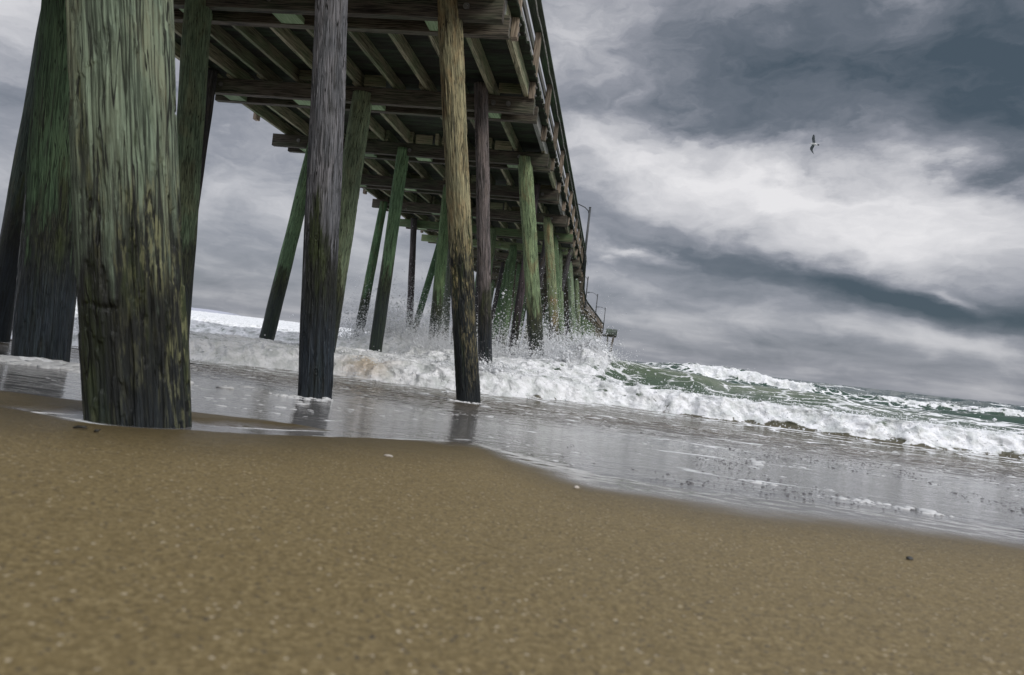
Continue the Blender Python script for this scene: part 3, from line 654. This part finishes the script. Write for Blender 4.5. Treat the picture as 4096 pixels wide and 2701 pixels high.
# railing
def rail_side(side, nposts):
    xo = -2.02 if side > 0 else -9.30
    sgn = 1 if side > 0 else -1; posts = []
    for k in range(-6, 54): posts.append(13.36 + 2.6 * k)
    stuff = MB(); made = 0
    for k, y in enumerate(posts):
        o_ = off(y); lean = random.uniform(-.012, .012)
        a = ((xo + o_ + sgn * .0, y, 5.98), (xo + o_ + lean, y, 7.305), (.055, 0, 0), (0, .075, 0))
        if made < nposts:
            p = adopt(MB().box(*a).build('rail_post', post_mat, bevel=.006 if y < 40 else 0)); made += 1
            if side > 0 and y < 34:
                for zb_ in (6.06, 6.22): link('bolt', bolts_mesh('bolt', [(xo + sgn * .057, y, zb_)], (sgn, 0, 0), .032), steel_mat, p)
        else: stuff.box(*a)
    if stuff.v: q_ = adopt(stuff.build('rail_post', post_mat)); q_['kind'] = 'stuff'
    for zb, hz_ in ((6.50, .09), (6.78, .09), (7.06, .09)):
        b = MB()
        for y0, y1 in zip(posts, posts[1:]):
            b.box((xo - sgn * .078 + off(y0), y0 + .003, zb + random.uniform(-.012, .012)), (xo - sgn * .078 + off(y1), y1 - .003, zb + random.uniform(-.012, .012)), (.02, 0, 0), (0, 0, hz_ * .75))
        adopt(b.build('rail_board', rail_mat))
    b = MB()
    for y0, y1 in zip(posts[::2], posts[2::2]):
        xx = xo + sgn * .035; b.box((xx + off(y0), y0 + .002, 7.328 + random.uniform(0, .006)), (xx + off(y1), y1 - .002, 7.328), (.125, 0, 0), (0, 0, .021))
    adopt(b.build('handrail', cap_mat, bevel=.004))
    # outer edge strip below the handrail
    return posts
posts = rail_side(1, 58); rail_side(-1, 40)
# sagging conduit clipped to the outer face of the posts
pts = []
for y0, y1 in zip(posts, posts[1:]):
    if y0 > 45: break
    for s_ in np.linspace(0, 1, 8, endpoint=False):
        y = y0 + (y1 - y0) * s_; sag = .30 * (1 - abs(2 * s_ - 1)) ** .9 if s_ else 0
        pts.append((-1.935 + .05 * math.sin(math.pi * s_), y, 7.27 - (.06 if s_ == 0 else 0) * 0 - sag * .75))
adopt(link('conduit', tubes_mesh('conduit', [tube(pts, .011, 8)]), conduit_mat))
# platform at the pier's end
xe = -1.25 + off(150)
pf = MB(); yq = 151.0
while yq < 156: pf.box((xe - .6, yq, 6.2), (1.85, yq, 6.2), (0, .067, 0), (0, 0, .025)); yq += .14
for yq in (151.2, 153.4, 155.7): pf.box((xe - .6, yq, 6.0), (1.8, yq, 6.0), (0, .07, 0), (0, 0, .17))
plat = adopt(pf.build('platform', beam_mat))
def sub(o): o.parent = plat; return o
for x, y in ((xe, 151), (.6, 151), (1.8, 151), (1.8, 153.4), (1.8, 155.8), (.6, 155.8), (xe, 155.8)):
    sub(MB().box((x, y, 5.9), (x, y, 7.33), (.06, 0, 0), (0, .06, 0)).build('rail_post', cap_mat))
for z_ in (6.45, 6.75, 7.05, 7.36):
    b = MB(); b.box((xe, 150.93, z_), (1.86, 150.93, z_), (0, .02, 0), (0, 0, .075)); b.box((1.88, 151, z_), (1.88, 155.8, z_), (.02, 0, 0), (0, 0, .075)); b.box((xe, 155.88, z_), (1.86, 155.88, z_), (0, .02, 0), (0, 0, .075))
    sub(b.build('rail_board', cap_mat))
for x0, x1, y in ((1.2, .5, 151.3), (.0, .1, 151.3), (1.3, .9, 155.4)):
    sub(link('pile', tubes_mesh('pile', [tube([(x1 - .2, y, -1.5), (x0, y, 5.85)], [.19, .16], 12)]), beam_mat))

# ------------------------------------------------------------------ lamp posts
def street_lamp(x, y, top, label, dirn=-1):
    e = bpy.data.objects.new('street_lamp', None); C.objects.link(e); e.location = (x, y, 6.35); zt = top - 6.35
    tag(e, label, 'lamp post', 'lamp posts along the pier')
    link('pole', tubes_mesh('pole', [tube([(0, 0, -.3), (0, 0, zt)], [.085, .065], 10), tube([(0, 0, zt), (0, 0, zt + .04)], .075, 10)]), pole_mat, e)
    arc = [(0.02 * dirn, 0, zt - .45), (.08 * dirn, 0, zt - .2), (.3 * dirn, 0, zt + .0), (.7 * dirn, 0, zt + .16), (1.1 * dirn, 0, zt + .2)]
    link('arm', tubes_mesh('arm', [tube(arc, .03, 8)]), pole_mat, e)
    V, Fc = tube([(1.05 * dirn, 0, zt + .2), (1.15 * dirn, 0, zt + .2), (1.3 * dirn, 0, zt + .18), (1.6 * dirn, 0, zt + .16), (1.72 * dirn, 0, zt + .17)], [.04, .09, .12, .10, .03], 12)
    link('lamp_head', tubes_mesh('lamp_head', [(V, Fc)]), lamp_mat, e)
    return e
street_lamp(-1.92, 41.3, 9.95, 'nearest lamp post with its arm reaching over the pier railing')
street_lamp(-2.92, 77.0, 9.85, 'lamp post second nearest, half hidden behind the pier railing')
street_lamp(-2.12, 99.5, 10.05, 'thin distant lamp post second from the end, no bird on it')
L4 = street_lamp(-1.02, 128, 10.15, 'farthest lamp post near the pier end with a bird perched on top')

# ------------------------------------------------------------------ seagull
def gull(name, loc, M, s, perched=False):
    V = []; Fc = []; col = []
    bod = [(-.235, .0, .004), (-.205, .004, .012), (-.18, .006, .027), (-.15, .004, .036), (-.11, .0, .042), (-.04, -.004, .062), (.05, -.006, .064), (.13, .0, .045), (.19, .004, .03), (.21, .006, .026)]
    n = 14
    for x, z, r in bod:
        for k in range(n): th = 2 * math.pi * k / n; V.append((x, r * math.cos(th), z + r * .9 * math.sin(th))); col.append(.95)
    for i in range(len(bod) - 1):
        for k in range(n): Fc.append((i * n + k, i * n + (k + 1) % n, (i + 1) * n + (k + 1) % n, (i + 1) * n + k))
    Fc.append(tuple(range(n)))
    Fc.append(tuple(range((len(bod) - 1) * n, len(bod) * n))[::-1])
    def loft(secs, c):
        b = len(V); m = 8
        for (y, z, xl, xt, th) in secs:
            for k in range(m):
                a = 2 * math.pi * k / m; xc = (xl + xt) / 2; V.append((xc - (xt - xl) / 2 * math.cos(a), y, z + th * math.sin(a))); col.append(c(y))
        for i in range(len(secs) - 1):
            for k in range(m): Fc.append((b + i * m + k, b + i * m + (k + 1) % m, b + (i + 1) * m + (k + 1) % m, b + (i + 1) * m + k))
        Fc.append(tuple(b + (len(secs) - 1) * m + k for k in range(m))[::-1])
    if not perched:
        loft([(.02, .01, -.09, .07, .02), (.12, .03, -.12, .06, .014), (.24, .055, -.155, .05, .011), (.32, .06, -.165, .03, .009), (.42, .05, -.13, .03, .007), (.52, .035, -.02, .09, .005), (.60, .02, .08, .14, .003), (.65, .01, .165, .18, .002)], lambda y: .45 if y > .1 else .9)
        loft([(-.02, .01, -.09, .07, .02), (-.12, .02, -.13, .05, .014), (-.22, .03, -.18, .02, .011), (-.30, .035, -.215, -.03, .009), (-.40, .03, -.225, -.06, .007), (-.50, .02, -.22, -.09, .005), (-.57, .01, -.21, -.13, .003), (-.61, .0, -.19, -.15, .002)], lambda y: .45 if y < -.1 else .9)
    else:
        loft([(.05, .02, -.08, .22, .05), (.075, .0, -.02, .20, .03)], lambda y: .4); loft([(-.05, .02, -.08, .22, .05), (-.075, .0, -.02, .20, .03)], lambda y: .4)
    b = len(V)   # tail fan
    for x, hw in ((.18, .03), (.30, .048), (.315, .045)):
        for y_, z_ in ((-hw, .006), (hw, .006), (hw, .0), (-hw, .0)): V.append((x, y_, z_ + .003)); col.append(.25)
    for i in (0, 4):
        for k in range(4): Fc.append((b + i + k, b + i + (k + 1) % 4, b + i + 4 + (k + 1) % 4, b + i + 4 + k))
    Fc.append((b + 8, b + 9, b + 10, b + 11))
    me = bpy.data.meshes.new(name); me.from_pydata(V, [], Fc)
    at = me.attributes.new('shade', 'FLOAT', 'POINT'); at.data.foreach_set('value', col)
    bm = bmesh.new(); bm.from_mesh(me); bmesh.ops.recalc_face_normals(bm, faces=bm.faces); bm.to_mesh(me); bm.free()
    me.polygons.foreach_set('use_smooth', np.ones(len(me.polygons), bool))
    o = link(name, me, gull_mat); M = M.to_4x4() @ Matrix.Scale(s, 4); M.translation = loc; o.matrix_world = M
    bk = link('beak', tubes_mesh('beak', [tube([(-.228, 0, 0), (-.262, 0, -.004), (-.285, 0, -.012)], [.009, .007, .002], 8)]), beak_mat, o)
    return o
gull_mat, t, bs = material('gull_feathers'); sh = t.attr('shade').outputs['Fac']
t.put(bs.inputs['Base Color'], t.ramp(t.m('ADD', sh, t.m('MULTIPLY', t.m('SUBTRACT', t.noise(t.new('ShaderNodeTexCoord').outputs['Object'], 14, 3), .5), .25)), [(.2, (.035, .042, .05)), (.45, (.16, .18, .19)), (.9, (.75, .75, .72))])); bs.inputs['Roughness'].default_value = .7
beak_mat = plain('beak_horn', (.25, .17, .05), .5)
# image-plane frame at the bird: its x towards the tail, y along the raised wing, belly to the camera
gd = Vector((11.48 * 0.93, 45 * 0.93, (15.98 - CZ) * .93 + CZ)) ; toward = (Vector((0, 0, CZ)) - gd).normalized()
ri = Vector((0.98417, 0.13558, 0.11414)); upv = Vector((-0.11116, -0.02937, 0.99337))
a_ = R_(-10); xa = (ri * math.cos(a_) + upv * math.sin(a_)); xa = (xa - toward * xa.dot(toward)).normalized()
za = -toward; ya = za.cross(xa).normalized()
rot = Matrix((xa, ya, za)).transposed() @ Matrix.Rotation(R_(22), 3, 'X')
gl = gull('seagull', gd, rot, .92)
tag(gl, 'grey winged seagull gliding alone in the bright clouds', 'seagull')
pb = gull('seagull', Vector((-1.0, 128, 10.24)), Matrix.Rotation(R_(180), 3, 'Z'), 1.0, True)
tag(pb, 'small bird perched on top of the farthest lamp post', 'seagull')

# ------------------------------------------------------------------ small things on the sand
def zs(x, y): return float(sand_z(np.array([[x]]), np.array([[y]]))[0][0, 0])
def blob(name, x, y, sx_, sy_, sz_, mat, rot=0, seed=0, sink=.3):
    bm = bmesh.new(); bmesh.ops.create_icosphere(bm, subdivisions=3, radius=1)
    for v in bm.verts:
        k = 1 + .25 * float(perlin(v.co.x * 1.5 + seed, v.co.y * 1.5, v.co.z * 1.5)); v.co *= k; v.co.x *= sx_; v.co.y *= sy_; v.co.z *= sz_
    me = bpy.data.meshes.new(name); bm.to_mesh(me); bm.free(); me.polygons.foreach_set('use_smooth', np.ones(len(me.polygons), bool))
    o = link(name, me, mat); o.location = (x, y, zs(x, y) + sz_ * (1 - sink)); o.rotation_euler = (0, 0, rot); return o
dark_stone = plain('dark_stone', (.05, .05, .045), .5); shell_mat = plain('shell_white', (.62, .56, .48), .4); twig_mat = plain('twig_bark', (.03, .028, .022), .6)
tag(blob('pebble', .69, 1.58, .008, .006, .004, dark_stone, .4, 1), 'small dark flat pebble alone on the right of the sand', 'pebble')
tag(blob('shell_fragment', -.62, 2.03, .016, .007, .004, shell_mat, -.3, 2), 'pale broken shell lying in front of the middle piles', 'shell')
tag(blob('shell_fragment', -.04, 1.98, .009, .006, .005, shell_mat, .5, 3), 'tiny white shell chip at the edge of the damp sand', 'shell')
def twig(x, y, L, rot, label):
    pts = [(-L / 2, 0, 0), (-L / 5, .002, .003), (L / 5, -.001, .004), (L / 2, .003, .001)]
    o = link('twig', tubes_mesh('twig', [tube(pts, [.002, .004, .003, .001], 8), tube([(L / 6, 0, .004), (L / 3.2, .01, .006)], [.003, .001], 6)]), twig_mat); o.location = (x, y, zs(x, y) + .003); o.rotation_euler = (0, 0, rot)
    tag(o, label, 'twig')
twig(-1.33, 1.62, .036, .15, 'dark short twig on dry sand before the nearest pile')
twig(-1.26, 1.59, .012, -.2, 'tiny dark splinter just right of the twig')

# ------------------------------------------------------------------ spray
def sea_top(x, y):
    i = np.clip(np.searchsorted(yy, y), 0, len(yy) - 1); uq = x / y; j = np.clip(np.searchsorted(uu, uq), 0, len(uu) - 1); return Z[i, j]
OC = np.array([(1, 0, 0), (-1, 0, 0), (0, 1, 0), (0, -1, 0), (0, 0, 1), (0, 0, -1)], np.float32)
OF = np.array([(0, 2, 4), (2, 1, 4), (1, 3, 4), (3, 0, 4), (2, 0, 5), (1, 2, 5), (3, 1, 5), (0, 3, 5)], np.int32)
def droplets(name, P, S_, mat):
    n = len(P); st = rng.uniform(.6, 1.7, (n, 1, 3)); V = (OC[None] * st * S_[:, None, None] + P[:, None, :]).reshape(-1, 3).astype(np.float32)
    Fq = (OF[None] + (np.arange(n) * 6)[:, None, None]).reshape(-1, 3).astype(np.int32)
    me = bpy.data.meshes.new(name); me.vertices.add(len(V)); me.vertices.foreach_set('co', V.ravel()); me.loops.add(Fq.size); me.loops.foreach_set('vertex_index', Fq.ravel())
    me.polygons.add(len(Fq)); me.polygons.foreach_set('loop_start', np.arange(0, Fq.size, 3, dtype=np.int32)); me.polygons.foreach_set('use_smooth', np.ones(len(Fq), bool)); me.update(calc_edges=True)
    return link(name, me, mat)
spray_mat, t, bs = material('spray_drops'); bs.inputs['Base Color'].default_value = (.86, .87, .88, 1); bs.inputs['Roughness'].default_value = .25
PP = []; SS = []
def burst(cx, cy, wx, wy, height, n, size, jets=0, lean=0.0):
    x = rng.normal(cx, wx, n); y = rng.normal(cy, wy, n); h = rng.exponential(height, n); x = x + lean * h
    z0 = sea_top(x, np.maximum(y, 11.1)); PP.append(np.stack([x, y, z0 + h - .03], 1)); SS.append(size * rng.lognormal(0, .45, n) * np.clip(1.15 - h / (height * 6), .4, 1))
    for j in range(jets):
        a = rng.uniform(-1, 1) * .9; vx = math.sin(a); vz = math.cos(a); L = height * rng.uniform(1.2, 2.8); m = int(rng.uniform(25, 90)); s_ = rng.uniform(0, 1, m) ** .8
        bx, by = rng.normal(cx, wx * .8), rng.normal(cy, wy * .8); jx = bx + vx * L * s_ + rng.normal(0, .02 + .06 * s_, m); jy = by + rng.normal(0, .04, m)
        bz = sea_top(np.array([bx]), np.array([max(by, 11.1)]))[0]; jz = bz + vz * L * s_ - .9 * L * s_ ** 2 * rng.uniform(.0, .7) + rng.normal(0, .02 + .04 * s_, m)
        PP.append(np.stack([jx, jy, jz], 1)); SS.append(size * 1.5 * rng.lognormal(0, .5, m) * (1.3 - s_))
burst(-1.15, 17.3, .50, .5, .26, 5200, .011, 60)
burst(-.55, 15.8, .35, .4, .15, 3200, .010, 45)
burst(-1.9, 19.8, .5, .5, .42, 3500, .014, 40)
burst(-4.7, 19.4, .6, .6, .28, 7000, .008, 16)
burst(-3.9, 18.9, .5, .4, .16, 3000, .008, 12)
burst(-6.9, 21.5, 1.0, .7, .55, 9000, .011, 15)
burst(-8.6, 26.0, 1.2, .8, .85, 9000, .013, 8)
burst(-2.3, 12.95, .30, .1, .12, 1400, .009, 18)
burst(-3.3, 20.5, .7, .8, .35, 3500, .010, 16)
burst(-3.6, 25.5, 1.5, 1.2, .9, 6000, .015, 6)
burst(-5.6, 30, 2.0, 1.0, 1.1, 6000, .016, 0)
burst(-1.7, 24.0, .4, .5, .7, 3500, .016, 25)
burst(-1.5, 30, .5, 1.5, .9, 3500, .018, 20)
# flecks thrown off the roller's lip along the whole front
n = 6000; x = rng.uniform(-13, 9, n); yf = np.interp(x, [-40, -12, -7.3, -4.8, -1.7, 0.2, 2.4, 7.1, 12, 40], [11.2, 11.3, 11.5, 12.2, 12.2, 13.4, 13.0, 12.5, 12.4, 11.8])
y = yf + rng.normal(.8, .5, n); h = rng.exponential(.045, n); PP.append(np.stack([x, y, sea_top(x, y) + h], 1)); SS.append(.007 * rng.lognormal(0, .5, n))
n = 600; x = rng.uniform(4, 18, n); y = 33.3 - .1 * np.clip(x - 4, 0, 20) + rng.normal(0, .5, n); PP.append(np.stack([x, y, sea_top(x, y) + rng.exponential(.05, n)], 1)); SS.append(.011 * rng.lognormal(0, .4, n))
for cx, cy, wx, wy, hh_, n in ((-1.2, 17.2, .6, .6, .19, 15000), (-4.6, 19.5, .8, .7, .25, 18000), (-4.0, 18.6, .5, .5, .14, 7000), (-6.9, 21.5, 1.1, .8, .28, 10000), (-2.9, 20, .8, .8, .22, 7000), (-8.6, 26, 1.3, .8, .6, 8000), (-.4, 15.7, .4, .4, .12, 7000)):
    x = rng.normal(cx, wx, n); y = rng.normal(cy, wy, n); h = rng.exponential(hh_, n); PP.append(np.stack([x, y, sea_top(x, np.maximum(y, 11.1)) + h - .02], 1)); SS.append(.0055 * rng.lognormal(0, .35, n))
spr = droplets('sea_spray', np.concatenate(PP), np.concatenate(SS), spray_mat)
tag(spr, 'white spray flying off the waves where they strike the piles', 'spray', kind='stuff')

# ------------------------------------------------------------------ bubbles and foam clots drifting on the backwash
def film_z(x, y): return prof(y) + 0.0035 + 0.008 * ss(y, 3.5, 10)
def domes(name, P, RX, RY, RZ, mat, kind_label, cat):
    m, k = 8, 3; ring = []
    for j in range(k):
        a = (j / k) * math.pi / 2
        for i in range(m): ring.append((math.cos(a) * math.cos(2 * math.pi * i / m), math.cos(a) * math.sin(2 * math.pi * i / m), math.sin(a)))
    ring.append((0, 0, 1)); ring = np.array(ring, np.float32); Fq = []
    for j in range(k - 1):
        for i in range(m): a, b, c, d = j * m + i, j * m + (i + 1) % m, (j + 1) * m + (i + 1) % m, (j + 1) * m + i; Fq += [(a, b, c), (a, c, d)]
    for i in range(m): Fq.append(((k - 1) * m + i, (k - 1) * m + (i + 1) % m, k * m))
    Fq = np.array(Fq, np.int32); n = len(P); nv = len(ring)
    R3 = np.stack([RX, RY, RZ], 1)[:, None, :]; jit = 1 + .18 * rng.normal(size=(n, nv, 1))
    V = (ring[None] * R3 * jit + P[:, None, :]).reshape(-1, 3).astype(np.float32); FF = (Fq[None] + (np.arange(n) * nv)[:, None, None]).reshape(-1, 3).astype(np.int32)
    me = bpy.data.meshes.new(name); me.vertices.add(len(V)); me.vertices.foreach_set('co', V.ravel()); me.loops.add(FF.size); me.loops.foreach_set('vertex_index', FF.ravel())
    me.polygons.add(len(FF)); me.polygons.foreach_set('loop_start', np.arange(0, FF.size, 3, dtype=np.int32)); me.polygons.foreach_set('use_smooth', np.ones(len(FF), bool)); me.update(calc_edges=True)
    return tag(link(name, me, mat), kind_label, cat, kind='stuff')
bub_mat, t, bs = material('bubble_film'); bs.inputs['Base Color'].default_value = (.10, .095, .095, 1); bs.inputs['Roughness'].default_value = .12
clot_mat, t, bs = material('foam_clot'); bs.inputs['Base Color'].default_value = (.62, .62, .61, 1); bs.inputs['Roughness'].default_value = .6
n = 26000; y = rng.uniform(2.55, 8.5, n) ; x = y * rng.uniform(-.75, .62, n)
dn = fbm(x * 1.1, y * .55, 17., 4); keep = (dn > .22 - .20 * (x > 0) + .25 * (y > 6.5)) & (dry(x, y) < -.12) & (rng.uniform(0, 1, n) < .14 + .3 * dn) & (x > -.2); x, y = x[keep], y[keep]; n = len(x); rr = .0026 * rng.lognormal(0, .35, n) * (1 + .12 * (y - 2.5))
domes('bubble', np.stack([x, y, film_z(x, y) - .001], 1), rr * 1.5, rr * 1.5, rr * .8, bub_mat, 'small dark bubbles scattered over the thin backwash', 'bubbles')
n = 9000; y = rng.uniform(2.6, 11.5, n); x = y * rng.uniform(-.95, .66, n); dn = fbm(x * .7, y * .9, 27., 4); keep = (dn > .16 - .14 * (y > 7)) & (dry(x, y) < -.10); x, y = x[keep], y[keep]; n = len(x)
rx = .0040 * rng.lognormal(0, .6, n) * (1 + .10 * (y - 2.5)); C1 = [np.stack([x, y, film_z(x, y) - .002], 1)]; RX = [rx * 1.8]; RY = [rx * 1.2]; RZ = [rx * .32]
for px, py, pr in PILE_BASES:      # froth collars where piles stand in the film
    if 3 < py < 10.5:
        m_ = 90; a = rng.uniform(0, 2 * math.pi, m_); d = pr + np.abs(rng.normal(.0, .045, m_)) * (1 + .8 * np.maximum(0, np.cos(a - .3))); xx = px + d * np.cos(a); y2 = py + d * np.sin(a) - .03
        C1.append(np.stack([xx, y2, film_z(xx, y2) - .002], 1)); q_ = .009 * rng.lognormal(0, .5, m_); RX.append(q_ * 1.4); RY.append(q_ * 1.2); RZ.append(q_ * .7)
for cx_, cy_, w_, m_ in ((1.06, 2.9, .10, 60), (.75, 3.1, .04, 16), (1.25, 2.8, .07, 40), (-4.9, 5.42, .5, 900)):
    xx = rng.normal(cx_, w_, m_); y2 = rng.normal(cy_, w_ * .35, m_); C1.append(np.stack([xx, y2, film_z(xx, y2) - .002], 1)); q_ = (.0052 if cx_ > 0 else .022) * rng.lognormal(0, .5, m_); RX.append(q_ * 2); RY.append(q_ * 1.3); RZ.append(q_ * .6)
domes('foam_clot', np.concatenate(C1), np.concatenate(RX), np.concatenate(RY), np.concatenate(RZ), clot_mat, 'white foam clots drifting on the backwash and around the pile feet', 'foam')
